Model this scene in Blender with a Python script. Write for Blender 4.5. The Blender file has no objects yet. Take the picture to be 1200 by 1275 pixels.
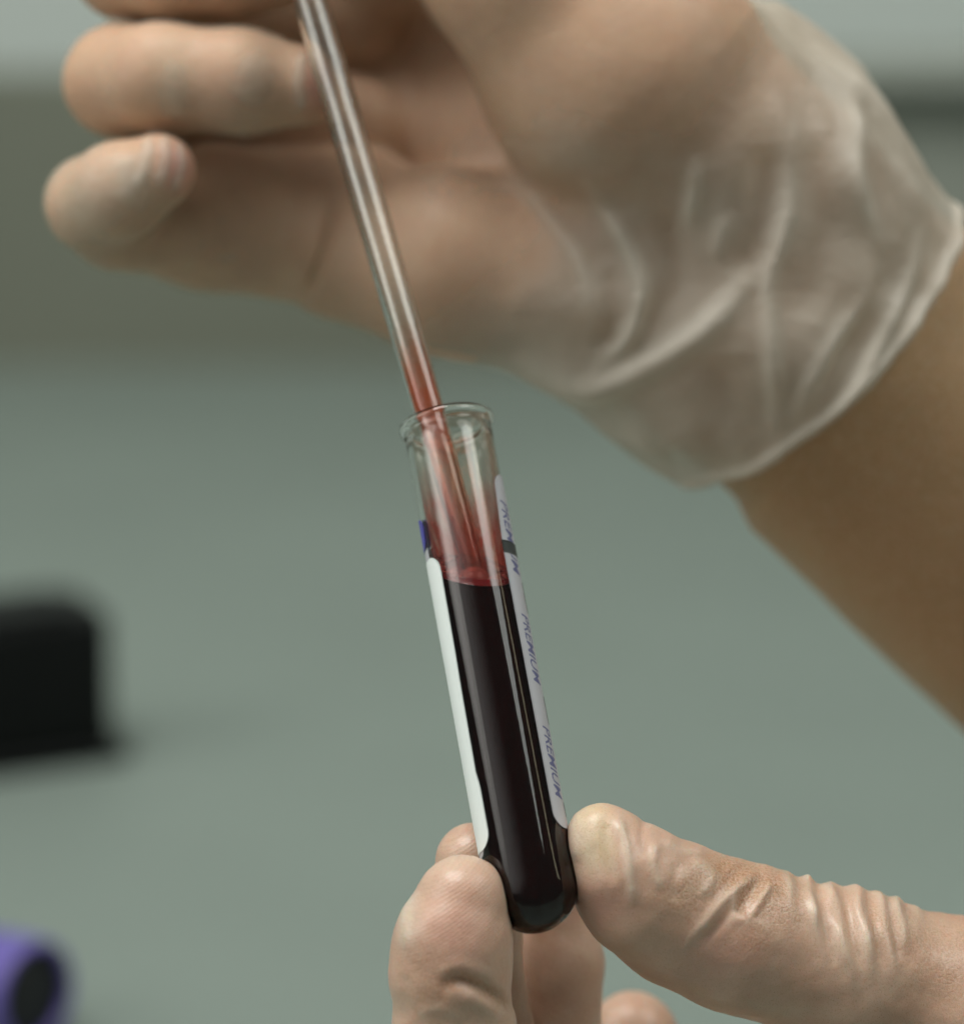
import bpy, bmesh, math, random
import numpy as np
from mathutils import Vector, Matrix

random.seed(7)
rng = np.random.default_rng(7)
scene = bpy.context.scene
C = scene.collection

# ------------------------------------------------------------------ camera
PITCH = math.radians(14.0)
D = 500.0                 # mm, lens to tube
S = 8.6                   # photo pixels per mm at the tube
OZ = 0.18                 # height of the point looked at above the bench
AX_R = np.array([1.0, 0.0, 0.0])
AX_U = np.array([0.0, math.sin(PITCH), math.cos(PITCH)])
AX_T = np.array([0.0, -math.cos(PITCH), math.sin(PITCH)])   # towards the lens
ORI = np.array([0.0, 0.0, OZ])


def W(p):
    """millimetres along right / up / towards-lens -> world metres"""
    p = np.asarray(p, dtype=float)
    return ORI + 0.001 * (p[..., 0:1] * AX_R + p[..., 1:2] * AX_U + p[..., 2:3] * AX_T)


def P(u, v, z=0.0):
    k = (D - z) / D
    return np.array([(u - 600) / S * k, (637.5 - v) / S * k, z])


def RP(r, z=0.0):
    return r / S * (D - z) / D


cam = bpy.data.cameras.new('camera')
cam.sensor_fit = 'HORIZONTAL'
cam.sensor_width = 36.0
cam.lens = 36.0 * D / (1200 / S)
cam.clip_start = 0.01
cam.clip_end = 50
cam.dof.use_dof = True
cam.dof.focus_distance = 0.4935
cam.dof.aperture_fstop = cam.lens / 13.5
cam.dof.aperture_blades = 0
co = bpy.data.objects.new('camera', cam)
C.objects.link(co)
CAM = ORI + AX_T * D * 0.001
co.location = CAM
co.rotation_euler = (math.pi / 2 - PITCH, 0, 0)
scene.camera = co

# ------------------------------------------------------------------ room light
world = bpy.data.worlds.new('World')
scene.world = world
world.use_nodes = True
wb = world.node_tree.nodes['Background']
wb.inputs[0].default_value = (0.86, 0.92, 0.82, 1)
wb.inputs[1].default_value = 0.15


def area(name, loc, target, sx, sy, power, col):
    l = bpy.data.lights.new(name, 'AREA')
    l.shape = 'RECTANGLE'
    l.size, l.size_y = sx, sy
    l.energy = power
    l.color = col
    o = bpy.data.objects.new(name, l)
    C.objects.link(o)
    o.location = loc
    o.rotation_euler = (Vector(target) - Vector(loc)).to_track_quat('-Z', 'Y').to_euler()
    return o


def soft_edges(o, px, py):
    """the panel fades out towards its edges, shaping its streak on the glass"""
    l = o.data
    l.use_nodes = True
    t = l.node_tree
    em = [q for q in t.nodes if q.type == 'EMISSION'][0]
    g = t.nodes.new('ShaderNodeNewGeometry')
    sp = t.nodes.new('ShaderNodeSeparateXYZ')
    t.links.new(g.outputs['Parametric'], sp.inputs[0])

    def m(op, a, b):
        q = t.nodes.new('ShaderNodeMath'); q.operation = op
        for i_, w_ in ((0, a), (1, b)):
            if isinstance(w_, (int, float)): q.inputs[i_].default_value = w_
            else: t.links.new(w_, q.inputs[i_])
        return q.outputs[0]
    out_ = None
    for ch, p_ in ((0, px), (1, py)):
        u = sp.outputs[ch]
        w_ = m('MULTIPLY', m('POWER', u, p_[0]), m('POWER', m('SUBTRACT', 1.0, u), p_[1]))
        w_ = m('DIVIDE', w_, (p_[0] / (p_[0] + p_[1])) ** p_[0] * (p_[1] / (p_[0] + p_[1])) ** p_[1])
        out_ = w_ if out_ is None else m('MULTIPLY', out_, w_)
    t.links.new(out_, em.inputs['Strength'])


wl = area('window_light', (-1.25, -0.28, 1.0), (0, 0.0, 0.17), 0.9, 1.1, 19, (1.0, 0.985, 0.93))
soft_edges(wl, (0.8, 0.8), (0.6, 0.6))
wl = area('streak_fill_light', (-0.80, -1.00, 0.85), (0, 0.0, 0.17), 1.2, 1.6, 7.5, (1.0, 0.985, 0.95))  # added panel standing in for a dim lit wall; makes the tube's streak
soft_edges(wl, (0.12, 1.5), (0.3, 0.3))
area('ceiling_lamp', (-0.42, 0.0, 1.50), (0, 0.08, 0.15), 0.7, 0.6, 21, (1.0, 0.985, 0.94))
area('ceiling_lamp_far', (0.85, -0.15, 1.35), (0.15, 0.1, 0.1), 0.9, 0.7, 10, (0.97, 1.0, 0.96))
area('strip_lamp', (1.1, -0.15, 0.95), (0, 0, 0.16), 0.07, 0.9, 0.7, (1.0, 0.84, 0.58))

scene.view_settings.view_transform = 'Standard'
scene.view_settings.look = 'None'
scene.view_settings.gamma = 1.0
scene.view_settings.exposure = -0.42
scene.view_settings.use_curve_mapping = False
scene.render.engine = 'CYCLES'
cy = scene.cycles
cy.use_denoising = True
cy.use_adaptive_sampling = True
cy.adaptive_threshold = 0.05
cy.max_bounces = 14
cy.transmission_bounces = 12
cy.transparent_max_bounces = 24
cy.glossy_bounces = 4
cy.diffuse_bounces = 2
cy.caustics_refractive = True
cy.caustics_reflective = False
cy.sample_clamp_indirect = 4.0

# ------------------------------------------------------------------ helpers


def tag(o, label=None, cat=None, kind=None, group=None):
    if label: o['label'] = label
    if cat: o['category'] = cat
    if kind: o['kind'] = kind
    if group: o['group'] = group
    return o


def empty(name, loc):
    o = bpy.data.objects.new(name, None)
    o.empty_display_size = 0.01
    C.objects.link(o)
    o.location = loc
    return o


def mesh_obj(name, verts, faces, mat, parent=None, origin=None, smooth=True, attrs=None):
    """verts in world metres"""
    verts = np.asarray(verts, dtype=np.float64)
    base = np.zeros(3)
    if parent is not None:
        base = np.array(parent.location)
        pp = parent.parent
        while pp is not None:
            base = base + np.array(pp.location)
            pp = pp.parent
    org = base if origin is None else np.asarray(origin, dtype=float)
    me = bpy.data.meshes.new(name)
    if isinstance(faces, np.ndarray) and faces.ndim == 2:
        nv, nf, k = len(verts), len(faces), faces.shape[1]
        me.vertices.add(nv)
        me.vertices.foreach_set('co', (verts - org).astype(np.float32).ravel())
        me.loops.add(nf * k)
        me.loops.foreach_set('vertex_index', faces.astype(np.int32).ravel())
        me.polygons.add(nf)
        me.polygons.foreach_set('loop_start', np.arange(0, nf * k, k, dtype=np.int32))
        me.update(calc_edges=True)
    else:
        me.from_pydata((verts - org).tolist(), [], [list(f) for f in faces])
    me.validate()
    if smooth:
        me.polygons.foreach_set('use_smooth', np.ones(len(me.polygons), dtype=bool))
    for k_, a in (attrs or {}).items():
        at = me.attributes.new(k_, 'FLOAT', 'POINT')
        at.data.foreach_set('value', np.asarray(a, dtype=np.float32))
    me.materials.append(mat)
    o = bpy.data.objects.new(name, me)
    C.objects.link(o)
    if parent is not None:
        o.parent = parent
        o.location = org - base
    else:
        o.location = org
    return o


def material(name):
    m = bpy.data.materials.new(name)
    m.use_nodes = True
    nt = m.node_tree
    nt.nodes.clear()
    out = nt.nodes.new('ShaderNodeOutputMaterial')
    return m, nt, out


def N(nt, t, **kw):
    n = nt.nodes.new(t)
    for k, v in kw.items():
        if k.startswith('i_'):
            n.inputs[k[2:].replace('_', ' ')].default_value = v
        else:
            setattr(n, k, v)
    return n


def ramp(nt, stops):
    n = nt.nodes.new('ShaderNodeValToRGB')
    e = n.color_ramp.elements
    while len(e) < len(stops):
        e.new(0.5)
    for i, (p, c) in enumerate(stops):
        e[i].position = p
        e[i].color = c if len(c) == 4 else (*c, 1)
    return n


def mixc(nt, fac, a, b, mode='MIX'):
    n = nt.nodes.new('ShaderNodeMix')
    n.data_type = 'RGBA'
    n.blend_type = mode
    for i, v in ((0, fac), (6, a), (7, b)):
        if hasattr(v, 'links') or isinstance(v, bpy.types.NodeSocket):
            nt.links.new(v, n.inputs[i])
        elif i == 0:
            n.inputs[0].default_value = v
        else:
            n.inputs[i].default_value = (*v, 1)
    return n.outputs[2]


def maths(nt, op, a, b=None, clamp=False):
    n = nt.nodes.new('ShaderNodeMath')
    n.operation = op
    n.use_clamp = clamp
    for i, v in ((0, a), (1, b)):
        if v is None: continue
        if isinstance(v, bpy.types.NodeSocket):
            nt.links.new(v, n.inputs[i])
        else:
            n.inputs[i].default_value = v
    return n.outputs[0]


def objco(nt, scale=1000.0):
    tc = nt.nodes.new('ShaderNodeTexCoord')
    mp = nt.nodes.new('ShaderNodeMapping')
    mp.inputs['Scale'].default_value = (scale,) * 3 if not isinstance(scale, tuple) else scale
    nt.links.new(tc.outputs['Object'], mp.inputs['Vector'])
    return mp.outputs[0]


def noise(nt, vec, scale, detail=3, rough=0.5):
    n = N(nt, 'ShaderNodeTexNoise')
    n.inputs['Scale'].default_value = scale
    n.inputs['Detail'].default_value = detail
    n.inputs['Roughness'].default_value = rough
    nt.links.new(vec, n.inputs['Vector'])
    return n


def attr(nt, name):
    return N(nt, 'ShaderNodeAttribute', attribute_name=name).outputs['Fac']


def plain(name, col, rough=0.5, var=0.1, nscale=0.05, bump=0.0, spec=0.5):
    m, nt, out = material(name)
    b = N(nt, 'ShaderNodeBsdfPrincipled')
    v = objco(nt)
    n = noise(nt, v, nscale, 4)
    c0 = tuple(x * (1 - var) for x in col)
    c1 = tuple(min(1, x * (1 + var)) for x in col)
    nt.links.new(mixc(nt, n.outputs['Fac'], c0, c1), b.inputs['Base Color'])
    b.inputs['Roughness'].default_value = rough
    b.inputs['Specular IOR Level'].default_value = spec
    if bump:
        bp = N(nt, 'ShaderNodeBump')
        bp.inputs['Strength'].default_value = 0.4
        bp.inputs['Distance'].default_value = bump
        nn = noise(nt, v, 1.5, 3)
        nt.links.new(nn.outputs['Fac'], bp.inputs['Height'])
        nt.links.new(bp.outputs[0], b.inputs['Normal'])
    nt.links.new(b.outputs[0], out.inputs[0])
    return m


def boxv(x0, x1, y0, y1, z0, z1):
    v = [(x0, y0, z0), (x1, y0, z0), (x1, y1, z0), (x0, y1, z0), (x0, y0, z1), (x1, y0, z1), (x1, y1, z1), (x0, y1, z1)]
    f = [(3, 2, 1, 0), (4, 5, 6, 7), (0, 1, 5, 4), (1, 2, 6, 5), (2, 3, 7, 6), (3, 0, 4, 7)]
    return np.array(v), f


def bevel(o, w, seg=3):
    b = o.modifiers.new('bevel', 'BEVEL')
    b.width = w
    b.segments = seg


def on_plane(u, v, zh):
    """world point at height zh seen at photo pixel u, v"""
    d = W(P(u, v, 0.0)) - CAM
    t = (zh - CAM[2]) / d[2]
    return CAM + d * t


def at_depth(u, v, y):
    """world point at world y seen at photo pixel u, v"""
    d = W(P(u, v, 0.0)) - CAM
    return CAM + d * ((y - CAM[1]) / d[1])


# ------------------------------------------------------------------ implicit surfaces
class Field:
    def __init__(self, lo, hi, h):
        self.h = h
        self.lo = np.array(lo, dtype=np.float32)
        self.n = np.ceil((np.array(hi) - np.array(lo)) / h).astype(int) + 1
        self.f = np.full(self.n, 40.0, dtype=np.float32)
        self.ax = [self.lo[i] + h * np.arange(self.n[i], dtype=np.float32) for i in range(3)]

    def box(self, lo, hi):
        a = np.clip(np.floor((np.array(lo) - self.lo) / self.h).astype(int), 0, self.n)
        b = np.clip(np.ceil((np.array(hi) - self.lo) / self.h).astype(int) + 1, 0, self.n)
        return tuple(slice(int(i), int(j)) for i, j in zip(a, b))

    def grid(self, sl):
        return (self.ax[0][sl[0]][:, None, None], self.ax[1][sl[1]][None, :, None], self.ax[2][sl[2]][None, None, :])


def smin(a, b, k):
    if k <= 0: return np.minimum(a, b)
    h = np.clip(0.5 + 0.5 * (b - a) / k, 0, 1)
    return b + (a - b) * h - k * h * (1 - h)


def cone(X, Y, Z, a, ra, b, rb):
    ba = b - a
    L = float(ba @ ba) + 1e-9
    px, py, pz = X - a[0], Y - a[1], Z - a[2]
    t = np.clip((px * ba[0] + py * ba[1] + pz * ba[2]) / L, 0, 1)
    t = t * t * (3 - 2 * t) * 0.35 + t * 0.65
    qx, qy, qz = px - ba[0] * t, py - ba[1] * t, pz - ba[2] * t
    return np.sqrt(qx * qx + qy * qy + qz * qz) - (ra + (rb - ra) * t)


def chain(F, pts, kin=2.5, kout=1.0):
    """pts: (u, v, z, r px)"""
    c = [P(u, v, z).astype(np.float32) for u, v, z, r in pts]
    r = [RP(rr, z) for u, v, z, rr in pts]
    m = 6
    lo = np.min([p - q - m for p, q in zip(c, r)], axis=0)
    hi = np.max([p + q + m for p, q in zip(c, r)], axis=0)
    sl = F.box(lo, hi)
    X, Y, Z = F.grid(sl)
    d = None
    for i in range(len(c) - 1):
        e = cone(X, Y, Z, c[i], r[i], c[i + 1], r[i + 1])
        d = e if d is None else smin(d, e, kin)
    F.f[sl] = smin(F.f[sl], d.astype(np.float32), kout)


def surface_nets(F):
    f = F.f
    s = f < 0
    nx, ny, nz = f.shape
    cnt = np.zeros((nx - 1, ny - 1, nz - 1), dtype=np.uint8)
    for dx in (0, 1):
        for dy in (0, 1):
            for dz in (0, 1):
                cnt += s[dx:nx - 1 + dx, dy:ny - 1 + dy, dz:nz - 1 + dz]
    act = (cnt > 0) & (cnt < 8)
    del cnt
    ii, jj, kk = np.nonzero(act)
    nv = len(ii)
    idx = np.full(act.shape, -1, dtype=np.int32)
    idx[ii, jj, kk] = np.arange(nv)
    cv = {}
    for dx in (0, 1):
        for dy in (0, 1):
            for dz in (0, 1):
                cv[(dx, dy, dz)] = f[ii + dx, jj + dy, kk + dz]
    acc = np.zeros((nv, 3), dtype=np.float64)
    n = np.zeros(nv)
    for a in cv:
        for axis in range(3):
            if a[axis] == 1: continue
            b = list(a); b[axis] = 1; b = tuple(b)
            va, vb = cv[a], cv[b]
            m = (va < 0) != (vb < 0)
            t = np.where(m, va / np.where(m, va - vb, 1), 0)
            p = np.zeros((nv, 3)); p[:] = a
            p[:, axis] = t
            acc[m] += p[m]
            n[m] += 1
    v = (np.stack([ii, jj, kk], 1) + acc / n[:, None]) * F.h + F.lo
    faces = []
    for axis in range(3):
        sl0 = [slice(None)] * 3; sl1 = [slice(None)] * 3
        sl0[axis] = slice(0, -1); sl1[axis] = slice(1, None)
        e = s[tuple(sl0)] != s[tuple(sl1)]
        I = np.stack(np.nonzero(e), 1)
        o1, o2 = (axis + 1) % 3, (axis + 2) % 3
        ok = (I[:, o1] > 0) & (I[:, o2] > 0) & (I[:, o1] < f.shape[o1] - 1) & (I[:, o2] < f.shape[o2] - 1)
        I = I[ok]

        def cell(d1, d2):
            J = I.copy()
            J[:, o1] -= d1; J[:, o2] -= d2
            return idx[J[:, 0], J[:, 1], J[:, 2]]
        q = np.stack([cell(1, 1), cell(0, 1), cell(0, 0), cell(1, 0)], 1)
        inside = s[I[:, 0], I[:, 1], I[:, 2]]
        q[~inside] = q[~inside][:, ::-1]
        faces.append(q)
    return v, np.concatenate(faces)


def vnormals(v, f):
    a = v[f[:, 2]] - v[f[:, 0]]
    b = v[f[:, 3]] - v[f[:, 1]]
    fn = np.cross(a, b)
    n = np.zeros_like(v)
    for c in range(f.shape[1]):
        for ax in range(3):
            n[:, ax] += np.bincount(f[:, c], fn[:, ax], minlength=len(v))
    return n / (np.linalg.norm(n, axis=1, keepdims=True) + 1e-12)


def laplace(v, f, it=2, lam=0.5):
    for _ in range(it):
        s = np.zeros_like(v); w = np.zeros(len(v))
        for c in range(4):
            for o in (1, 3):
                j = f[:, (c + o) % 4]
                for ax in range(3):
                    s[:, ax] += np.bincount(f[:, c], v[j, ax], minlength=len(v))
                w += np.bincount(f[:, c], minlength=len(v))
        v = v + lam * (s / np.maximum(w, 1)[:, None] - v)
    return v


def spline(pts, n=14):
    p = np.array(pts, dtype=float)
    if len(p) < 3: return p
    q = np.vstack([2 * p[0] - p[1], p, 2 * p[-1] - p[-2]])
    out = []
    for i in range(1, len(q) - 2):
        for t in np.linspace(0, 1, n, endpoint=False):
            a, b, c, d = q[i - 1], q[i], q[i + 1], q[i + 2]
            out.append(0.5 * (2 * b + (c - a) * t + (2 * a - 5 * b + 4 * c - d) * t ** 2 + (3 * b - a - 3 * c + d) * t ** 3))
    out.append(p[-1])
    return np.array(out)


def photo_uv(v):
    k = D / (D - v[:, 2])
    return np.stack([600 + v[:, 0] * k * S, 637.5 - v[:, 1] * k * S], 1)


def ridge(uv, pts, sig, fade=0.18):
    """gaussian weight (0..1) round a fold line, ends faded; sig in px"""
    c = spline(pts)
    lo = c.min(0) - 4 * sig; hi = c.max(0) + 4 * sig
    m = np.nonzero(((uv > lo) & (uv < hi)).all(1))[0]
    out = np.zeros(len(uv))
    if len(m) == 0: return out
    q = uv[m]
    best = np.full(len(m), 1e9); tb = np.zeros(len(m))
    seg = np.linalg.norm(np.diff(c, axis=0), axis=1)
    cum = np.concatenate([[0], np.cumsum(seg)]); tot = cum[-1]
    for i in range(len(c) - 1):
        d = c[i + 1] - c[i]
        t = np.clip(((q - c[i]) @ d) / (d @ d + 1e-9), 0, 1)
        e = np.linalg.norm(q - c[i] - t[:, None] * d, axis=1)
        k = e < best
        best[k] = e[k]
        tb[k] = (cum[i] + t[k] * seg[i]) / tot
    w = np.exp(-(best / sig) ** 2)
    if fade > 0:
        w *= np.clip(tb / fade, 0, 1) * np.clip((1 - tb) / fade, 0, 1)
    out[m] = w
    return out


def blob(uv, u, v, su, sv=None):
    sv = sv or su
    return np.exp(-((uv[:, 0] - u) / su) ** 2 - ((uv[:, 1] - v) / sv) ** 2)


def lumps(v, n, wl, amp, seed=0):
    """smooth pseudo-random field from summed sines"""
    r = np.random.default_rng(seed)
    s = np.zeros(len(v))
    for _ in range(n):
        k = r.normal(size=3); k *= 2 * math.pi / (wl * r.uniform(0.7, 1.5) * np.linalg.norm(k))
        s += np.sin(v @ k + r.uniform(0, 6.28))
    return amp * s / math.sqrt(n)


def subdivide(v, f):
    """one linear 1-to-4 split of a quad mesh, then smoothed by the caller"""
    nv = len(v)
    e = np.concatenate([f[:, [i, (i + 1) % 4]] for i in range(4)])
    es = np.sort(e, 1)
    key = es[:, 0].astype(np.int64) * nv + es[:, 1]
    uq, inv = np.unique(key, return_inverse=True)
    mid = 0.5 * (v[uq // nv] + v[uq % nv])
    cen = v[f].mean(1)
    nf = len(f)
    em = nv + inv.reshape(4, nf).T
    ce = nv + len(uq) + np.arange(nf)
    V = np.concatenate([v, mid, cen])
    q = [np.stack([f[:, i], em[:, i], ce, em[:, (i - 1) % 4]], 1) for i in range(4)]
    return V, np.concatenate(q)


def revolve(profile, seg, a, e1, e2, base):
    """profile of (radius, height) along axis a from base (mm); poles collapse"""
    v = []; rings = []
    th = np.linspace(0, 2 * math.pi, seg, endpoint=False)
    for r, h in profile:
        if r < 1e-6:
            rings.append([len(v)]); v.append(base + a * h)
        else:
            rings.append(list(range(len(v), len(v) + seg)))
            for t in th:
                v.append(base + a * h + r * (math.cos(t) * e1 + math.sin(t) * e2))
    f = []
    for A, B in zip(rings[:-1], rings[1:]):
        for i in range(seg):
            j = (i + 1) % seg
            if len(A) == 1 and len(B) == 1: continue
            if len(A) == 1: f.append((A[0], B[j], B[i]))
            elif len(B) == 1: f.append((A[i], A[j], B[0]))
            else: f.append((A[i], A[j], B[j], B[i]))
    return np.array(v), f


# ------------------------------------------------------------------ materials
M_bench = plain('bench_laminate', (0.195, 0.240, 0.213), 0.55, 0.10, 0.010, 0.00004)
M_panel = plain('olive_panel', (0.178, 0.192, 0.150), 0.6, 0.06, 0.01)
M_panel2 = plain('grey_panel', (0.27, 0.295, 0.255), 0.6, 0.06, 0.01)
M_rail = plain('panel_rail', (0.30, 0.325, 0.285), 0.6, 0.06, 0.01)
M_wall = plain('pale_wall', (0.62, 0.70, 0.66), 0.8, 0.03, 0.01)
M_black = plain('black_plastic', (0.004, 0.005, 0.005), 0.5, 0.2, 0.1, 0.0001, 0.2)
M_purple = plain('purple_plastic', (0.14, 0.11, 0.40), 0.4, 0.08, 0.2)
M_dark = plain('cap_hole_shade', (0.012, 0.014, 0.016), 0.6, 0.2, 0.2)  # near-black colour for the shade inside the cap's open end
M_label = plain('label_paper', (0.86, 0.93, 0.91), 0.55, 0.02, 0.6, 0.00002)
M_label2 = plain('label_film', (0.55, 0.56, 0.60), 0.4, 0.03, 0.6, 0.00002)
M_blue = plain('label_blue_print', (0.10, 0.10, 0.46), 0.45, 0.05, 0.8)
M_ink = plain('violet_ink', (0.15, 0.16, 0.31), 0.5, 0.05, 0.8)
M_inkblack = plain('black_ink', (0.05, 0.06, 0.06), 0.5, 0.05, 0.8)


def glass(name, ior, rough, col, wear=0.0, trans=1.0):
    m, nt, out = material(name)
    b = N(nt, 'ShaderNodeBsdfPrincipled')
    b.inputs['Base Color'].default_value = (*col, 1)
    b.inputs['Transmission Weight'].default_value = trans
    b.inputs['IOR'].default_value = ior
    v = objco(nt)
    n = noise(nt, v, 0.35, 4)
    r = ramp(nt, [(0.45, (rough,) * 3), (0.75, (rough + wear,) * 3)])
    nt.links.new(n.outputs['Fac'], r.inputs[0])
    nt.links.new(r.outputs[0], b.inputs['Roughness'])
    nt.links.new(b.outputs[0], out.inputs[0])
    return m


M_glass = glass('tube_glass', 1.50, 0.0, (0.985, 0.985, 0.965), 0.06)
M_bubble = glass('bubble_skin', 1.34, 0.02, (0.80, 0.26, 0.23), 0.0, 0.65)
M_pip = glass('pipette_plastic', 1.46, 0.0, (0.97, 0.99, 0.97), 0.03, 0.99)

# blood
M_blood, nt, out = material('blood')
b = N(nt, 'ShaderNodeBsdfPrincipled')
n = noise(nt, objco(nt), 0.3, 3)
nt.links.new(mixc(nt, n.outputs['Fac'], (0.008, 0.0012, 0.0014), (0.013, 0.0018, 0.002)), b.inputs['Base Color'])
b.inputs['Roughness'].default_value = 0.08
b.inputs['Specular IOR Level'].default_value = 0.03
nt.links.new(b.outputs[0], out.inputs[0])

M_foam, nt, out = material('blood_foam')
b = N(nt, 'ShaderNodeBsdfPrincipled')
n = noise(nt, objco(nt), 1.2, 3)
nt.links.new(mixc(nt, n.outputs['Fac'], (0.18, 0.005, 0.007), (0.34, 0.015, 0.018)), b.inputs['Base Color'])
b.inputs['Roughness'].default_value = 0.07
b.inputs['Transmission Weight'].default_value = 0.3
b.inputs['IOR'].default_value = 1.34
nt.links.new(b.outputs[0], out.inputs[0])


def film(name, light, deep, aname, streak, diff, scat):
    """tinted clear film: transmits coloured light, scatters a little"""
    m, nt, out = material(name)
    a = attr(nt, aname)
    n = noise(nt, objco(nt, streak), 1.0, 4)
    k = maths(nt, 'MULTIPLY', a, maths(nt, 'SUBTRACT', maths(nt, 'MULTIPLY', n.outputs['Fac'], 2.6), 0.3), True)
    t = N(nt, 'ShaderNodeBsdfTransparent')
    nt.links.new(mixc(nt, k, light, deep), t.inputs[0])
    d = N(nt, 'ShaderNodeBsdfPrincipled')
    d.inputs['Base Color'].default_value = (*diff, 1)
    d.inputs['Roughness'].default_value = 0.3
    mx = N(nt, 'ShaderNodeMixShader')
    nt.links.new(maths(nt, 'MULTIPLY', k, scat), mx.inputs[0])
    nt.links.new(t.outputs[0], mx.inputs[1])
    nt.links.new(d.outputs[0], mx.inputs[2])
    nt.links.new(mx.outputs[0], out.inputs[0])
    return m


M_film = film('blood_film', (1.0, 0.985, 0.96), (0.82, 0.18, 0.13), 'film', (600, 600, 60), (0.64, 0.09, 0.065), 0.42)
M_pfilm = film('pipette_residue', (1.0, 1.0, 1.0), (0.95, 0.36, 0.14), 'film', (500, 500, 90), (0.70, 0.16, 0.05), 0.30)


def skin(name, ca, cb, cspeck, speck_attr, rough, prints=False, sss=0.3, coat=0.0):
    m, nt, out = material(name)
    b = N(nt, 'ShaderNodeBsdfPrincipled')
    v = objco(nt)
    n1 = noise(nt, v, 0.13, 4, 0.6)
    col = mixc(nt, maths(nt, 'MULTIPLY', maths(nt, 'SUBTRACT', n1.outputs['Fac'], 0.3), 2.4, True), ca, cb)
    n2 = noise(nt, v, 2.6, 3, 0.7)
    sp = maths(nt, 'MULTIPLY', maths(nt, 'SUBTRACT', n2.outputs['Fac'], 0.42), 5.0, True)
    sp = maths(nt, 'MULTIPLY', maths(nt, 'ADD', maths(nt, 'MULTIPLY', sp, 0.75), 0.25), attr(nt, speck_attr), True)
    col = mixc(nt, sp, col, cspeck)
    # pale latex creases and painted highlights, nails / pink
    col = mixc(nt, maths(nt, 'MULTIPLY', attr(nt, 'pale'), 0.8, True), col, (0.70, 0.62, 0.50))
    col = mixc(nt, maths(nt, 'MULTIPLY', attr(nt, 'nail'), 0.5, True), col, (0.66, 0.53, 0.31))
    col = mixc(nt, maths(nt, 'MULTIPLY', attr(nt, 'pink'), 1.0, True), col, (0.55, 0.25, 0.21))
    n4 = noise(nt, v, 5.5, 2, 0.6)
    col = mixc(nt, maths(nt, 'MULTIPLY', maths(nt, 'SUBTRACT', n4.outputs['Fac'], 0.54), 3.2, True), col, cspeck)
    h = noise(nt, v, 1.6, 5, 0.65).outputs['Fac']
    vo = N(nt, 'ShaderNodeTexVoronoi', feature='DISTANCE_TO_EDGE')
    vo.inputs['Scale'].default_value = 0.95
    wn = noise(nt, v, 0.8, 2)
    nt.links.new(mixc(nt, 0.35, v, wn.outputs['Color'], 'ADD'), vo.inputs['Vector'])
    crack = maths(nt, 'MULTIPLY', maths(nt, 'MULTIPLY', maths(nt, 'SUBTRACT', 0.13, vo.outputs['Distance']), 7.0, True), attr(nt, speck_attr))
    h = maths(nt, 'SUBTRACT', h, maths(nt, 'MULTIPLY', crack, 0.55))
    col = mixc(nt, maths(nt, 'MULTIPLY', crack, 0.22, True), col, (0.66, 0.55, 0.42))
    if prints:
        w = N(nt, 'ShaderNodeTexWave', wave_type='BANDS', bands_direction='X', wave_profile='SIN')
        w.inputs['Scale'].default_value = 0.70
        w.inputs['Distortion'].default_value = 4.5
        w.inputs['Detail'].default_value = 1.5
        w.inputs['Detail Scale'].default_value = 0.12
        mr = N(nt, 'ShaderNodeMapping'); mr.inputs['Rotation'].default_value = (0.0, math.radians(120), 0.0)
        nt.links.new(v, mr.inputs['Vector'])
        nt.links.new(mr.outputs[0], w.inputs['Vector'])
        pm = attr(nt, 'print')
        wp = maths(nt, 'MULTIPLY', w.outputs['Fac'], pm)
        h = maths(nt, 'ADD', maths(nt, 'MULTIPLY', h, 0.8), maths(nt, 'MULTIPLY', wp, 0.32))
        inv = maths(nt, 'MULTIPLY', maths(nt, 'SUBTRACT', 1.0, w.outputs['Fac']), pm)
        col = mixc(nt, maths(nt, 'MULTIPLY', inv, 0.19, True), col, (0.40, 0.19, 0.12))
    bp = N(nt, 'ShaderNodeBump')
    bp.inputs['Strength'].default_value = 0.55
    bp.inputs['Distance'].default_value = 0.00022
    nt.links.new(h, bp.inputs['Height'])
    nt.links.new(bp.outputs[0], b.inputs['Normal'])
    nt.links.new(col, b.inputs['Base Color'])
    rr = maths(nt, 'ADD', maths(nt, 'MULTIPLY', n2.outputs['Fac'], 0.25), rough - 0.12)
    nt.links.new(rr, b.inputs['Roughness'])
    b.inputs['Subsurface Weight'].default_value = sss
    b.inputs['Subsurface Radius'].default_value = (1.0, 0.36, 0.2)
    b.inputs['Subsurface Scale'].default_value = 0.0022
    b.inputs['Specular IOR Level'].default_value = 0.4
    b.inputs['Coat Weight'].default_value = coat
    b.inputs['Coat Roughness'].default_value = 0.28
    nt.links.new(b.outputs[0], out.inputs[0])
    return m


M_skin_up = skin('forearm_skin', (0.66, 0.385, 0.255), (0.75, 0.48, 0.325), (0.47, 0.295, 0.14), 'speck', 0.5)
M_skin_lo = skin('tight_latex_over_skin', (0.60, 0.375, 0.27), (0.68, 0.485, 0.365), (0.38, 0.195, 0.095), 'speck', 0.44, True, 0.4, 0.45)

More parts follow.
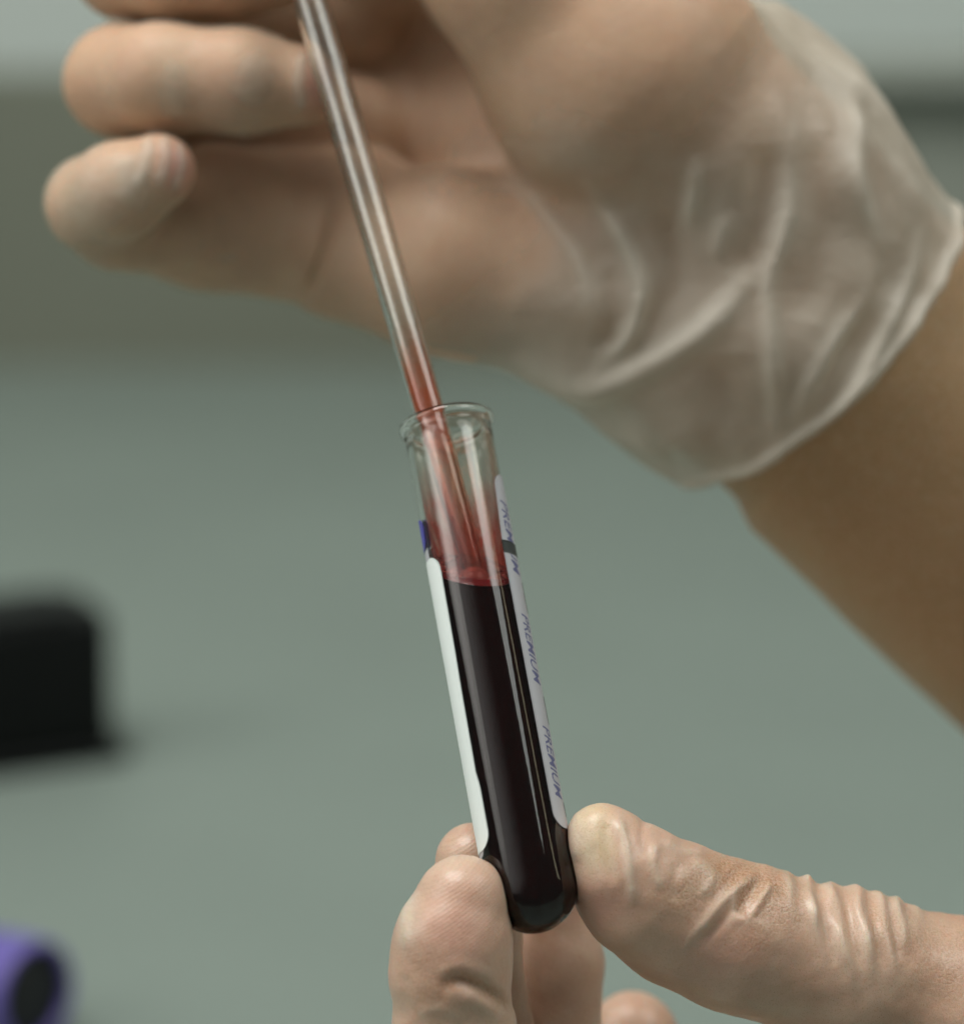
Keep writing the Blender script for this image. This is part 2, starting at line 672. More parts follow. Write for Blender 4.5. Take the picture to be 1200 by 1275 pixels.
M_latex, nt, out = material('thin_latex')
v_ = objco(nt)
n = noise(nt, v_, 0.10, 4)
pb = N(nt, 'ShaderNodeBsdfPrincipled')
nt.links.new(mixc(nt, n.outputs['Fac'], (0.72, 0.66, 0.56), (0.80, 0.75, 0.66)), pb.inputs['Base Color'])
pb.inputs['Roughness'].default_value = 0.38
bp = N(nt, 'ShaderNodeBump'); bp.inputs['Strength'].default_value = 0.45; bp.inputs['Distance'].default_value = 0.0008
nt.links.new(noise(nt, v_, 0.28, 3, 0.6).outputs['Fac'], bp.inputs['Height'])
nt.links.new(bp.outputs[0], pb.inputs['Normal'])
tl = N(nt, 'ShaderNodeBsdfTranslucent')
tl.inputs[0].default_value = (0.66, 0.60, 0.46, 1)
m1 = N(nt, 'ShaderNodeMixShader'); m1.inputs[0].default_value = 0.30
nt.links.new(pb.outputs[0], m1.inputs[1]); nt.links.new(tl.outputs[0], m1.inputs[2])
tr = N(nt, 'ShaderNodeBsdfTransparent'); tr.inputs[0].default_value = (0.98, 0.96, 0.92, 1)
m2 = N(nt, 'ShaderNodeMixShader')
nt.links.new(maths(nt, 'ADD', attr(nt, 'thick'), maths(nt, 'MULTIPLY', maths(nt, 'SUBTRACT', n.outputs['Fac'], 0.5), 0.25), True), m2.inputs[0])
nt.links.new(tr.outputs[0], m2.inputs[1]); nt.links.new(m1.outputs[0], m2.inputs[2])
nt.links.new(m2.outputs[0], out.inputs[0])

# ------------------------------------------------------------------ bench, panels, wall
PY = on_plane(600, 455, 0.0)[1]           # where the bench meets its back panel
v, f = boxv(-1.6, 1.6, -0.30, PY, -0.03, 0.0)
tag(mesh_obj('bench_top', v, f, M_bench, smooth=False), kind='structure')
zt = at_depth(50, 92, PY)[2]
xs = at_depth(760, 300, PY)[0]
v, f = boxv(-1.6, xs - 0.003, PY, PY + 0.018, -0.03, zt)
o = tag(mesh_obj('back_panel', v, f, M_panel, smooth=False), kind='structure'); bevel(o, 0.002)
zt2 = at_depth(1150, 72, PY)[2]
v, f = boxv(xs, 1.6, PY, PY + 0.018, -0.03, zt2)
o = tag(mesh_obj('back_panel', v, f, M_panel2, smooth=False), kind='structure'); bevel(o, 0.002)
z0 = at_depth(1150, 104, PY)[2]
v, f = boxv(xs + 0.02, 1.6, PY - 0.020, PY - 0.0005, z0, zt2 - 0.002)
o = tag(mesh_obj('panel_rail', v, f, M_rail, smooth=False), kind='structure'); bevel(o, 0.003)
v, f = boxv(-2.2, 2.2, PY + 0.30, PY + 0.36, -0.6, 1.4)
tag(mesh_obj('wall', v, f, M_wall, smooth=False), kind='structure')

# ------------------------------------------------------------------ black box at the left
g = on_plane(160, 945, 0.0)
blk = empty('black_box', g)
tag(blk, 'blurred black plastic box on the bench at the left edge', 'box')
rot = math.radians(24)


def rotz(v, a, c):
    v = np.asarray(v, float) - c
    ca, sa = math.cos(a), math.sin(a)
    return np.stack([v[:, 0] * ca - v[:, 1] * sa, v[:, 0] * sa + v[:, 1] * ca, v[:, 2]], 1) + c


v, f = boxv(g[0] - 0.30, g[0] - 0.004, g[1], g[1] + 0.032, 0.0055, 0.0425)
o = mesh_obj('body', rotz(v, rot, g), f, M_black, blk); bevel(o, 0.0015)
v, f = boxv(g[0] - 0.30, g[0] + 0.000, g[1] - 0.003, g[1] + 0.034, 0.0, 0.005)
o = mesh_obj('base', rotz(v, rot, g), f, M_black, blk); bevel(o, 0.002)
v, f = boxv(g[0] - 0.29, g[0] - 0.012, g[1] + 0.003, g[1] + 0.029, 0.0430, 0.0442)
o = mesh_obj('lid', rotz(v, rot, g), f, M_black, blk); bevel(o, 0.002)

# ------------------------------------------------------------------ purple cap at the lower left
g = on_plane(20, 1268, 0.0)
cap = empty('tube_cap', g)
tag(cap, 'purple plastic tube cap with dark open end lying on the bench', 'cap')
ax = np.array([0.80, -0.58, 0.06]); ax /= np.linalg.norm(ax)
e1 = np.cross(ax, [0, 0, 1]); e1 /= np.linalg.norm(e1)
e2 = np.cross(ax, e1)
front = (on_plane(47, 1240, 0.0125) + np.array([0, 0, 0])) * 1000
prof = [(0, -26), (9.5, -26), (11.4, -24.5), (12.2, -6), (12.4, -1.5), (12.1, -0.3), (11.6, 0), (10.6, 0), (10.3, -0.4), (10.2, -7.5), (0, -7.5)]
v, f = revolve(prof, 48, ax, e1, e2, front)
mesh_obj('shell', v * 0.001, [q[::-1] for q in f], M_purple, cap)
prof = [(0, -7.7), (10.1, -7.7), (10.1, -2.0), (9.6, -1.5), (0, -1.6)]
v, f = revolve(prof, 40, ax, e1, e2, front)
mesh_obj('hole_shade', v * 0.001, [q[::-1] for q in f], M_dark, cap)  # dark plug painting the shaded hollow of the open cap
for k in range(18):
    t = 2 * math.pi * k / 18
    c = front + 12.2 * (math.cos(t) * e1 + math.sin(t) * e2)
    tg = -math.sin(t) * e1 + math.cos(t) * e2
    nn = math.cos(t) * e1 + math.sin(t) * e2
    vv = []
    for h, r0 in ((-23.5, -0.6), (-3.5, 0.0)):
        for sgn, rr in ((-0.45, -0.5), (0.45, -0.5), (0.30, 0.35), (-0.30, 0.35)):
            vv.append(c + ax * h + tg * sgn + nn * (rr + r0))
    mesh_obj('rib', np.array(vv) * 0.001, [(0, 1, 2, 3), (7, 6, 5, 4), (0, 4, 5, 1), (1, 5, 6, 2), (2, 6, 7, 3), (3, 7, 4, 0)], M_purple, cap, smooth=False)

# ------------------------------------------------------------------ test tube
TILT = math.radians(19.0)
dirxy = np.array([-0.1826, 0.983])
A = np.array([dirxy[0] * math.cos(TILT), dirxy[1] * math.cos(TILT), -math.sin(TILT)])
ZRIM = -12.5
RIM = P(555, 523, ZRIM)
R_OUT, R_IN = 6.5, 5.6
bot_center = RIM.copy()
# find the length that puts the rounded end at pixel row 1165
L = 79.0
for _ in range(20):
    c = RIM - A * (L - R_OUT)
    vv = 637.5 - (c[1] - R_OUT) * D / (D - c[2]) * S
    L += (1163 - vv) / S * 0.9
BASE = RIM - A * L
view = np.array([0, 0, 1.0])
E1 = np.cross(A, view); E1 /= np.linalg.norm(E1)
if E1[0] < 0: E1 = -E1
E2 = np.cross(A, E1)
if E2[2] < 0: E2 = -E2           # E1 to the right, E2 towards the lens


def tp(th, h, r):
    """point on tube: th=0 right, 90 deg towards the lens"""
    return BASE + A * h + r * (np.cos(th) * E1 + np.sin(th) * E2)


def hemi(r, c, n, down=True):
    return [(r * math.sin(t), c - r * math.cos(t)) for t in np.linspace(0, math.pi / 2, n)]


inner = hemi(R_IN, R_OUT + 0.2, 14)
inner[0] = (0, inner[0][1])
outer = hemi(R_OUT, R_OUT, 16)
outer[0] = (0, 0)
lip = [(R_IN, L - 2.0), (R_IN + 0.05, L - 1.0), (R_IN + 0.25, L - 0.35), (R_IN + 0.7, L), (R_IN + 1.1, L + 0.02), (7.0, L - 0.25), (7.15, L - 0.8), (7.05, L - 1.35), (6.75, L - 1.8), (R_OUT, L - 2.4)]
prof = inner + [(R_IN, h) for h in np.linspace(12, L - 3, 14)] + lip + [(R_OUT, h) for h in np.linspace(L - 4, 12, 12)] + outer[::-1]
tube = empty('test_tube', W(BASE))
tag(tube, 'clear glass test tube of dark blood, tilted between two gloved hands', 'test tube')
v, f = revolve(prof, 96, A, E1, E2, BASE)
def fix_orient(v, f):
    vol = 0.0
    for q in f:
        for i in range(1, len(q) - 1):
            vol += np.dot(v[q[0]], np.cross(v[q[i]], v[q[i + 1]]))
    return [q[::-1] for q in f] if vol < 0 else f
f = fix_orient(v - BASE, f)
mesh_obj('glass_wall', W(v), f, M_glass, tube)


def h_at(row):
    """height on the axis that shows at photo row"""
    lo, hi = 0.0, L
    for _ in range(40):
        m = 0.5 * (lo + hi)
        q = BASE + A * m
        vv = 637.5 - q[1] * D / (D - q[2]) * S
        if vv > row: lo = m
        else: hi = m
    return lo


def patch(name, outline, mat, parent, r=R_OUT + 0.07, thick=0.09, nu=26, nv=60):
    """label on the tube: outline(t)-> (th0, th1) for t in 0..1 over heights; a thin solid sheet"""
    hs, t0, t1 = outline
    v = []
    for rr in (r, r + thick):
        for h, a, b_ in zip(hs, t0, t1):
            for s in np.linspace(0, 1, nu):
                v.append(tp(a + (b_ - a) * s, h, rr))
    n = len(hs)
    f = []
    o = n * nu
    for i in range(n - 1):
        for j in range(nu - 1):
            q = i * nu + j
            f.append((o + q, o + q + 1, o + q + nu + 1, o + q + nu))
            f.append((q + nu, q + nu + 1, q + 1, q))
    per = [(i, 0) for i in range(n)] + [(n - 1, j) for j in range(1, nu)] + [(i, nu - 1) for i in range(n - 2, -1, -1)] + [(0, j) for j in range(nu - 2, 0, -1)]
    per = [i * nu + j for i, j in per]
    for p_, q_ in zip(per, per[1:] + per[:1]):
        f.append((p_, q_, o + q_, o + p_))
    return mesh_obj(name, W(np.array(v)), f, mat, parent)


def rounded(hs, near, far, h0, h1, rad, sgn):
    """angles at each height with rounded corners at the near edge (rad in mm along, angle amount sgn)"""
    out = []
    for h in hs:
        e = min(h - h0, h1 - h)
        x = 0.0 if e >= rad else rad - math.sqrt(max(rad * rad - (rad - e) ** 2, 0))
        out.append(near + sgn * x / R_OUT)
    return np.array(out), np.full(len(hs), far)


d2r = math.radians
# left white label
h0, h1 = h_at(1056), h_at(694)
tt = 0.5 - 0.5 * np.cos(np.linspace(0, math.pi, 70))
hs = h0 + (h1 - h0) * tt
nearL, farL = rounded(hs, d2r(180 - 46), d2r(180 + 16), h0, h1, 2.4, 1)
wob = np.interp(hs, [h0, h0 + 9, h0 + 11, h0 + 22, h0 + 30, h1], [0.0, 0.0, 0.05, 0.04, 0.015, 0.0])
lab = patch('label', (hs, nearL + wob, farL), M_label, tube)
tag(lab, 'bright white paper label along the left side of the tube')
hb0, hb1 = h_at(679), h_at(641)
hs2 = hb0 + (hb1 - hb0) * (0.5 - 0.5 * np.cos(np.linspace(0, math.pi, 24)))
n2_, f2_ = rounded(hs2, d2r(180 - 22), d2r(180 + 14), hb0, hb1, 1.6, 1)
lb = patch('label_print', (hs2, n2_, f2_), M_blue, tube, nv=24)
tag(lb, 'blue printed patch at the upper end of the white label')
hs3 = np.linspace(hb0 - 2.5, hb0 - 0.1, 8)
patch('label_backing', (hs3, np.full(8, d2r(180 - 24)), np.full(8, d2r(180 + 14))), M_label2, tube, r=R_OUT + 0.02, thick=0.04)
hs3 = np.linspace(h0 - 0.9, h0 + 1.6, 10)
n3_, f3_ = rounded(hs3, d2r(180 - 30), d2r(180 + 14), h0 - 0.9, h0 + 9, 1.6, 1)
patch('label_backing', (hs3, n3_, f3_), M_label2, tube, r=R_OUT + 0.01, thick=0.04)

# right lavender label
h0r, h1r = h_at(1046), h_at(606)
hs = h0r + (h1r - h0r) * tt
nearR, farR = rounded(hs, d2r(42.5), d2r(-16), h0r, h1r, 2.2, -1)
nearR = nearR - np.interp(hs, [h1r - 12, h1r], [0, d2r(9)])
labr = patch('label', (hs, nearR, farR), M_label2, tube)
tag(labr, 'pale lavender label with violet lettering along the right side of the tube')

RL = R_OUT + 0.07 + 0.09 + 0.012


def wrap_text(txt, name, row0, row1, th_base, size, mat, parent, shear=0.25):
    cu = bpy.data.curves.new('t', 'FONT')
    cu.body = txt
    cu.size = 1.0
    cu.shear = shear
    cu.resolution_u = 3
    cu.offset = 0.008
    ot = bpy.data.objects.new('t', cu)
    C.objects.link(ot)
    dg = bpy.context.evaluated_depsgraph_get()
    me = bpy.data.meshes.new_from_object(ot.evaluated_get(dg))
    bm = bmesh.new(); bm.from_mesh(me)
    bmesh.ops.triangulate(bm, faces=bm.faces[:])
    for _ in range(2):
        bmesh.ops.subdivide_edges(bm, edges=[e for e in bm.edges if e.calc_length() > 0.12], cuts=1)
        bmesh.ops.triangulate(bm, faces=bm.faces[:])
    co_ = np.array([x.co[:] for x in bm.verts])
    fs = [[x.index for x in q.verts] for q in bm.faces]
    bm.free()
    bpy.data.objects.remove(ot); bpy.data.curves.remove(cu); bpy.data.meshes.remove(me)
    x = (co_[:, 0] - co_[:, 0].min()) / (co_[:, 0].max() - co_[:, 0].min())
    y = co_[:, 1] / 0.7
    ha, hb = h_at(row0), h_at(row1)
    hh = ha + (hb - ha) * x                     # reads downwards
    th = th_base - y * size / R_OUT             # letter tops to the right
    v = np.array([tp(t, h, RL) for t, h in zip(th, hh)])
    return mesh_obj(name, W(v), fs, mat, parent, smooth=False)


for r0, r1 in ((640, 732), (781, 868), (920, 1010)):
    wrap_text('PREMIUM', 'lettering', r0, r1, d2r(31), 2.1, M_ink, labr)
# dark print block over the first word, and thin rule near the back edge
def strip(name, row0, row1, a, b_, mat, parent, n=8):
    hs_ = np.linspace(h_at(row1), h_at(row0), n)
    return patch(name, (hs_, np.full(n, a), np.full(n, b_)), mat, parent, r=RL + 0.004, thick=0.008, nu=14)
strip('printed_bar', 691, 707, d2r(44), d2r(-10), M_inkblack, labr)
for r0, r1 in ((738, 776), (880, 915), (1012, 1030)):
    strip('printed_rule', r0, r1, d2r(9), d2r(5), M_inkblack, labr)

# ------------------------------------------------------------------ blood in the tube
UP = np.array([0.085, math.cos(PITCH), math.sin(PITCH)]); UP /= np.linalg.norm(UP)   # level in the held tube
HL = h_at(717)
LC = BASE + A * HL
RB = R_IN + 0.03
blood = empty('blood', W(BASE + A * (R_OUT - R_IN)))
tag(blood, 'dark red, nearly black blood filling the lower part of the test tube', 'blood')
seg = 72
ths = np.linspace(0, 2 * math.pi, seg, endpoint=False)


def level(th, r):
    """height along the axis where the level surface is met"""
    off = r * (math.cos(th) * E1 + math.sin(th) * E2)
    return HL - (off @ UP) / (A @ UP)


v = []; rings = []
for r, h in hemi(RB, R_OUT + 0.2, 12):
    if r < 1e-6:
        rings.append([0]); v.append(BASE + A * h)
    else:
        rings.append(list(range(len(v), len(v) + seg)))
        for t in ths: v.append(tp(t, h, r))
for s in np.linspace(0.1, 1, 10):
    rings.append(list(range(len(v), len(v) + seg)))
    for t in ths:
        hw = level(t, RB) + 0.3
        v.append(tp(t, (R_OUT + 0.2) + (hw - R_OUT - 0.2) * s, RB))
n_side = len(rings)
for r, dh in ((RB, 0.3), (RB - 0.25, 0.22), (RB - 0.6, 0.06), (RB - 1.2, 0.0), (3.0, 0.0), (1.5, 0.0)):
    rings.append(list(range(len(v), len(v) + seg)))
    for t in ths: v.append(tp(t, level(t, r) + dh, r))
rings.append([len(v)]); v.append(LC)
f = []
for k_, (a_, b_) in enumerate(zip(rings[:-1], rings[1:])):
    if k_ == n_side - 1: continue
    for i in range(seg):
        j = (i + 1) % seg
        if len(a_) == 1: f.append((a_[0], b_[j], b_[i]))
        elif len(b_) == 1: f.append((a_[i], a_[j], b_[0]))
        else: f.append((a_[i], a_[j], b_[j], b_[i]))
v = np.array(v)
f = fix_orient(v - LC, f)
mesh_obj('liquid', W(v), f, M_blood, blood)

# red froth lying on the level, climbing a little where it meets the glass
v = []; rings = []
rr_ = [R_IN - 0.02, R_IN - 0.02, R_IN - 0.3, R_IN - 0.8, 4.0, 3.0, 2.0, 1.0]
dh_ = [-0.2, 1.25, 1.0, 0.55, 0.42, 0.36, 0.34, 0.34]
for r, dh in zip(rr_, dh_):
    rings.append(list(range(len(v), len(v) + seg)))
    for t in ths:
        wv = 0.16 * math.sin(5 * t + 1) + 0.12 * math.sin(9 * t + 2 * r) if dh > 0 else 0
        v.append(tp(t, level(t, r) + dh + wv * (0.6 if r < 5 else 1), r))
rings.append([len(v)]); v.append(LC + A * 0.34)
f = []
for a_, b_ in zip(rings[:-1], rings[1:]):
    for i in range(seg):
        j = (i + 1) % seg
        f.append((a_[i], a_[j], b_[0]) if len(b_) == 1 else (a_[i], a_[j], b_[j], b_[i]))
v = np.array(v)
mesh_obj('froth', W(v), fix_orient(v - LC, f), M_foam, blood)


def dome(center, rad, flat=0.75, thick=0.2):
    """thin hollow bubble cap standing on the level"""
    e1 = np.cross(UP, [0, 0, 1.0]); e1 /= np.linalg.norm(e1)
    e2 = np.cross(UP, e1)
    pr = [(rad * math.cos(t), rad * flat * math.sin(t)) for t in np.linspace(-0.25, math.pi / 2, 9)]
    pr[-1] = (0, pr[-1][1])
    q = rad - thick
    pi_ = [(q * math.cos(t), q * flat * math.sin(t)) for t in np.linspace(math.pi / 2, -0.25, 9)]
    pi_[0] = (0, pi_[0][1])
    v, f = revolve(pr + pi_ + [pr[0]], 28, UP, e1, e2, center)
    return v, fix_orient(v - center, f)


def lv(th, r):
    return tp(th, level(th, r) + 0.45 + 0.35 * (r > 4.0), r)


bubs = [(d2r(92), 2.9, 2.2), (d2r(150), 3.6, 0.9), (d2r(128), 4.3, 0.65), (d2r(28), 3.7, 0.7), (d2r(12), 4.4, 0.5), (d2r(170), 4.4, 0.55),
        (d2r(60), 4.3, 0.55), (d2r(112), 4.7, 0.45), (d2r(45), 4.7, 0.4), (d2r(250), 4.2, 0.6), (d2r(285), 4.3, 0.7), (d2r(215), 4.4, 0.5), (d2r(320), 4.4, 0.5), (d2r(80), 4.8, 0.4)]
for k in range(26):
    bubs.append((2 * math.pi * k / 26 + random.uniform(-0.1, 0.1), R_IN - 0.75 - random.uniform(0, 0.35), random.uniform(0.28, 0.55)))
for th, r, rad in bubs:
    v, f = dome(lv(th, r), rad)
    mesh_obj('bubble', W(v), f, M_bubble, blood)

# smeared film of blood on the inner wall above the level
v = []; fa = []; f = []
nh = 30
top_h = HL + 22
for i in range(nh):
    s = i / (nh - 1)
    for t in ths:
        hb = level(t, R_IN) + 0.6
        v.append(tp(t, hb + (top_h - hb) * s, R_IN - 0.035))
        edge = 0.80 + 0.15 * math.sin(2 * t + 0.6) + 0.10 * math.sin(5 * t)
        fa.append(max(0.0, 1 - s / edge) ** 1.1 * (0.25 + 0.75 * (1 - math.sin(t)) / 2) * 1.35)
for i in range(nh - 1):
    for j in range(seg):
        j2 = (j + 1) % seg
        f.append((i * seg + j, i * seg + j2, (i + 1) * seg + j2, (i + 1) * seg + j))
tag(mesh_obj('smear', W(np.array(v)), f, M_film, blood, attrs={'film': fa}), 'thin red smear drying on the inside of the glass')

# ------------------------------------------------------------------ pipette
hr = h_at(534)
p_low = BASE + A * (HL - 6.0) + E1 * 0.9 + E2 * (-1.0)
p_rim = P(536.5, 520, RIM[2] - 0.3)
pa = p_rim - p_low
PL = np.linalg.norm(pa); pa /= PL
tot = PL + 100
pip = empty('pipette', W(p_low))
tag(pip, 'clear pipette with red residue dipping into the test tube', 'pipette')
q1 = np.cross(pa, view); q1 /= np.linalg.norm(q1)
q2 = np.cross(pa, q1)


def row_of(h):
    q = p_low + pa * h
    return 637.5 - q[1] * D / (D - q[2]) * S


hp = np.linspace(0, tot, 60)
def r_out(h):
    row = row_of(h)
    base = np.interp(row, [-300, 0, 240, 440, 520, 640, 760], [2.75, 2.72, 2.68, 2.42, 2.36, 2.0, 1.5])
    return base + 0.14 * math.exp(-((row - 80) / 28) ** 2)
def r_in(h):
    row = row_of(h)
    return r_out(h) - np.interp(row, [300, 430], [0.50, 0.30]) - 0.25 * math.exp(-((row - 115) / 45) ** 2)
prof = [(r_in(h), h) for h in hp] + [(r_out(h), h) for h in hp[::-1]] + [(r_in(0), 0)]
v, f = revolve(prof, 56, pa, q1, q2, p_low)
mesh_obj('stem', W(v), fix_orient(v - p_low, f), M_pip, pip)
# squeeze bulb out of view at the far end of the stem
prof = [(0, tot + 30), (3.5, tot + 29), (5.5, tot + 25), (6, tot + 15), (5.0, tot + 5), (3.4, tot - 2), (2.9, tot - 3)]
v, f = revolve(prof, 40, pa, q1, q2, p_low)
mesh_obj('bulb', W(v), fix_orient(v - p_low - pa * tot, f), M_label2, pip)
h_top = [h for h in np.linspace(0, tot, 800) if row_of(h) > 395][-1]
hp2 = np.linspace(0.3, h_top, 40)
v, f = revolve([(r_in(h) - 0.03, h) for h in hp2], 48, pa, q1, q2, p_low)
fa = np.repeat([np.interp(row_of(h), [395, 430, 480, 520, 580, 720], [0, 0.22, 0.8, 1.0, 0.6, 0.5]) for h in hp2], 48)
tag(mesh_obj('residue', W(v), f, M_pfilm, pip, attrs={'film': fa}), 'orange red blood residue inside the pipette')

# ------------------------------------------------------------------ lower hand
F = Field((-18, -112, -72), (118, -36, 34), 0.5)
chain(F, [(1600, 1480, -34, 200), (1420, 1400, -24, 170), (1250, 1300, -8, 128)], 4, 2)
chain(F, [(1480, 1520, -40, 160), (1000, 1590, -34, 110)], 4, 8)
chain(F, [(748, 1044, 9, 43), (768, 1078, 8.5, 62), (800, 1112, 7, 76), (850, 1142, 4, 84), (920, 1168, 2, 90), (1060, 1212, -2, 98), (1260, 1290, -11, 130)], 3, 8)
chain(F, [(576, 1122, 14, 58), (564, 1172, 14.5, 70), (560, 1215, 14, 71), (566, 1290, 12, 73), (590, 1430, 4, 78), (920, 1560, -22, 100)], 2.5, 1.2)
chain(F, [(588, 1072, -2.5, 47), (590, 1150, -7, 56), (600, 1300, -10, 64), (630, 1440, -14, 76), (950, 1590, -32, 100)], 2.5, 0.8)
chain(F, [(690, 1120, -20, 44), (696, 1200, -21, 53), (692, 1320, -20, 57), (720, 1450, -22, 68), (980, 1600, -38, 95)], 2.5, 0.8)
chain(F, [(788, 1290, -42, 56), (772, 1400, -44, 60), (1000, 1590, -50, 80)], 2.5, 0.8)
v, f = surface_nets(F)
v = laplace(v, f, 4, 0.5)
# keep the part that shows finer
n = vnormals(v, f)
uv = photo_uv(v)
# fine region gets one more split
fc = uv[f].mean(1)
v, f = subdivide(v, f)
v = laplace(v, f, 3, 0.5)
n = vnormals(v, f)
uv = photo_uv(v)
front = np.clip(n[:, 2] * 2 + 0.35, 0, 1) * (v[:, 2] > -12)
thumbm = np.clip((uv[:, 0] - 680) / 30, 0, 1) * (v[:, 2] > -16)
idxm = np.clip((660 - uv[:, 0]) / 20, 0, 1) * (v[:, 2] > 6.5)
disp = np.zeros(len(v))
pale = np.zeros(len(v))


def add(pts, sig, amp, mask, p=0.0, fade=0.18):
    global disp, pale
    w = ridge(uv, pts, sig, fade) * mask
    disp += amp * w
    pale += p * w


tm = thumbm * np.clip(n[:, 2] * 3 + 1.2, 0, 1)
irr = np.clip(0.85 + lumps(v, 8, 6.0, 0.38, 31), 0.25, 1.5)
# bunched glove rings on the thumb
for pts, amp, sig in (
        ([(982, 1015), (1004, 1090), (1010, 1130), (1020, 1175), (1028, 1215)], 0.75, 7.5),
        ([(1008, 1018), (1030, 1093), (1042, 1150), (1056, 1205), (1070, 1250)], 0.80, 8.5),
        ([(1042, 1027), (1064, 1102), (1076, 1160), (1090, 1212), (1106, 1258)], 0.80, 8.5),
        ([(1070, 1033), (1092, 1108), (1102, 1160), (1112, 1210), (1122, 1248)], 0.65, 8.0),
        ([(1090, 1037), (1112, 1112), (1122, 1150), (1128, 1190)], 0.60, 7.5),
        ([(1114, 1043), (1136, 1118), (1142, 1145), (1146, 1170)], 0.50, 8),
        ([(1142, 1049), (1164, 1124), (1172, 1140), (1180, 1155)], 0.50, 8),
        ([(958, 1011), (980, 1086), (984, 1120), (990, 1150)], 0.35, 7)):
    add(pts, sig, amp, tm * irr, 0.6, 0.38)
for pts, amp, sig in (
        ([(1017, 1095), (1028, 1150), (1042, 1205)], -0.30, 6),
        ([(1048, 1100), (1060, 1155), (1074, 1210)], -0.30, 6),
        ([(1079, 1106), (1090, 1160), (1102, 1212)], -0.28, 6),
        ([(1103, 1112), (1112, 1155), (1120, 1200)], -0.22, 6)):
    add(pts, sig, amp, tm)
# knuckle and nail creases, one painted highlight
add([(846, 1186), (872, 1155), (900, 1122), (930, 1098), (950, 1088)], 6.5, 0.42, tm, 0.5, 0.3)
add([(858, 1190), (880, 1168), (902, 1146), (926, 1122)], 6.0, -0.42, tm, 0, 0.35)
add([(918, 1142), (930, 1118), (946, 1096), (956, 1088)], 7.5, -0.62, tm, 0, 0.3)
add([(932, 1146), (946, 1122), (962, 1098)], 5.0, 0.40, tm, 0.4)
add([(902, 1150), (914, 1134), (912, 1106)], 4.5, 0.22, tm, 0.4, 0.35)
add([(890, 1150), (930, 1146), (966, 1162)], 7, 0.18, tm, 0.3, 0.4)
add([(900, 1100), (930, 1078), (952, 1082)], 6, -0.22, tm)
add([(860, 1068), (886, 1092), (870, 1120)], 7, 0.22, tm, 0.4)
add([(766, 1010), (778, 1050), (784, 1090), (790, 1130)], 6.5, 0.42, tm, 0.75)
add([(752, 1015), (756, 1060), (764, 1105)], 7, -0.25, tm)
add([(724, 1010), (714, 1040), (716, 1075)], 7, 0.22, tm, 0.55)  # pale highlight painted down the left edge of the thumb tip
add([(806, 1010), (800, 1040), (808, 1070)], 7, -0.28, tm)
add([(820, 1044), (812, 1075), (824, 1110)], 7, 0.25, tm, 0.45)
add([(822, 1044), (850, 1060), (882, 1060)], 6, 0.20, tm, 0.3)
add([(846, 1070), (838, 1100), (844, 1125)], 8, -0.22, tm)
# index finger joint
im = idxm * np.clip(n[:, 2] * 3 + 0.5, 0, 1)
add([(545, 1232), (566, 1222), (590, 1226), (616, 1242), (640, 1262)], 9, -0.95, im, 0, 0.3)
add([(552, 1243), (580, 1242), (606, 1252), (632, 1275)], 12, 0.40, im, 0.3, 0.3)
add([(520, 1262), (548, 1258), (580, 1270)], 8, 0.22, im, 0.2)
add([(540, 1212), (575, 1204), (610, 1216)], 9, 0.22, im, 0.2)
add([(508, 1100), (502, 1140), (506, 1185)], 9, 0.18, im, 0.5)  # bright left edge of the finger, painted pale
add([(500, 1210), (504, 1240), (500, 1275)], 9, -0.18, im)
disp += lumps(v, 8, 7.0, 0.06, 3) + lumps(v, 8, 3.0, 0.022, 5)
v = v + n * disp[:, None]
# flatten where finger and thumb press on the glass
rel = v - BASE
hh = rel @ A
rad = rel - hh[:, None] * A
rn = np.linalg.norm(rad, axis=1)
lim = R_OUT + 0.18
cyl = (hh > R_OUT) & (hh < L) & (rn < lim)
v[cyl] += (rad[cyl] / rn[cyl][:, None]) * (lim - rn[cyl])[:, None]
relc = v - (BASE + A * R_OUT)
rc = np.linalg.norm(relc, axis=1)
sph = (hh <= R_OUT) & (rc < lim)
v[sph] += relc[sph] / rc[sph][:, None] * (lim - rc[sph])[:, None]
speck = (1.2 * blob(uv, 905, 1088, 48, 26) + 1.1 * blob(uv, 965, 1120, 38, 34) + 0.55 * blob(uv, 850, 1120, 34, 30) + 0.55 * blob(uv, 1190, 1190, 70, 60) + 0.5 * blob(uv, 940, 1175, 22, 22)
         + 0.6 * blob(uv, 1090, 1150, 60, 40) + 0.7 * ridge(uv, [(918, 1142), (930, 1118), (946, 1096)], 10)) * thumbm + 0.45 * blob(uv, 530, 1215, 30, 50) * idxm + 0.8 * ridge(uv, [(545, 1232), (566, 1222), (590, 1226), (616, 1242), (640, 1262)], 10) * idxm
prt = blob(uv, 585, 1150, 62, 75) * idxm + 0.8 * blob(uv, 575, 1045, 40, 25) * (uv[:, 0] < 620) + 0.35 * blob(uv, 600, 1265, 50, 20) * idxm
pale += 0.5 * blob(uv, 735, 1045, 22, 40) * thumbm + 0.7 * blob(uv, 508, 1120, 14, 60) * idxm + 0.35 * blob(uv, 560, 1075, 40, 18) * idxm  # highlights painted pale on the thumb tip and the finger's left edge
pink = 0.45 * blob(uv, 740, 1130, 40, 34) * thumbm + 0.30 * blob(uv, 900, 1190, 60, 40) * thumbm + 0.35 * blob(uv, 570, 1160, 40, 50) * idxm
nail = np.exp(-(((uv[:, 0] - 742 - 0.15 * (uv[:, 1] - 1040)) / 24) ** 4) - ((uv[:, 1] - 1036) / 52) ** 4) * thumbm
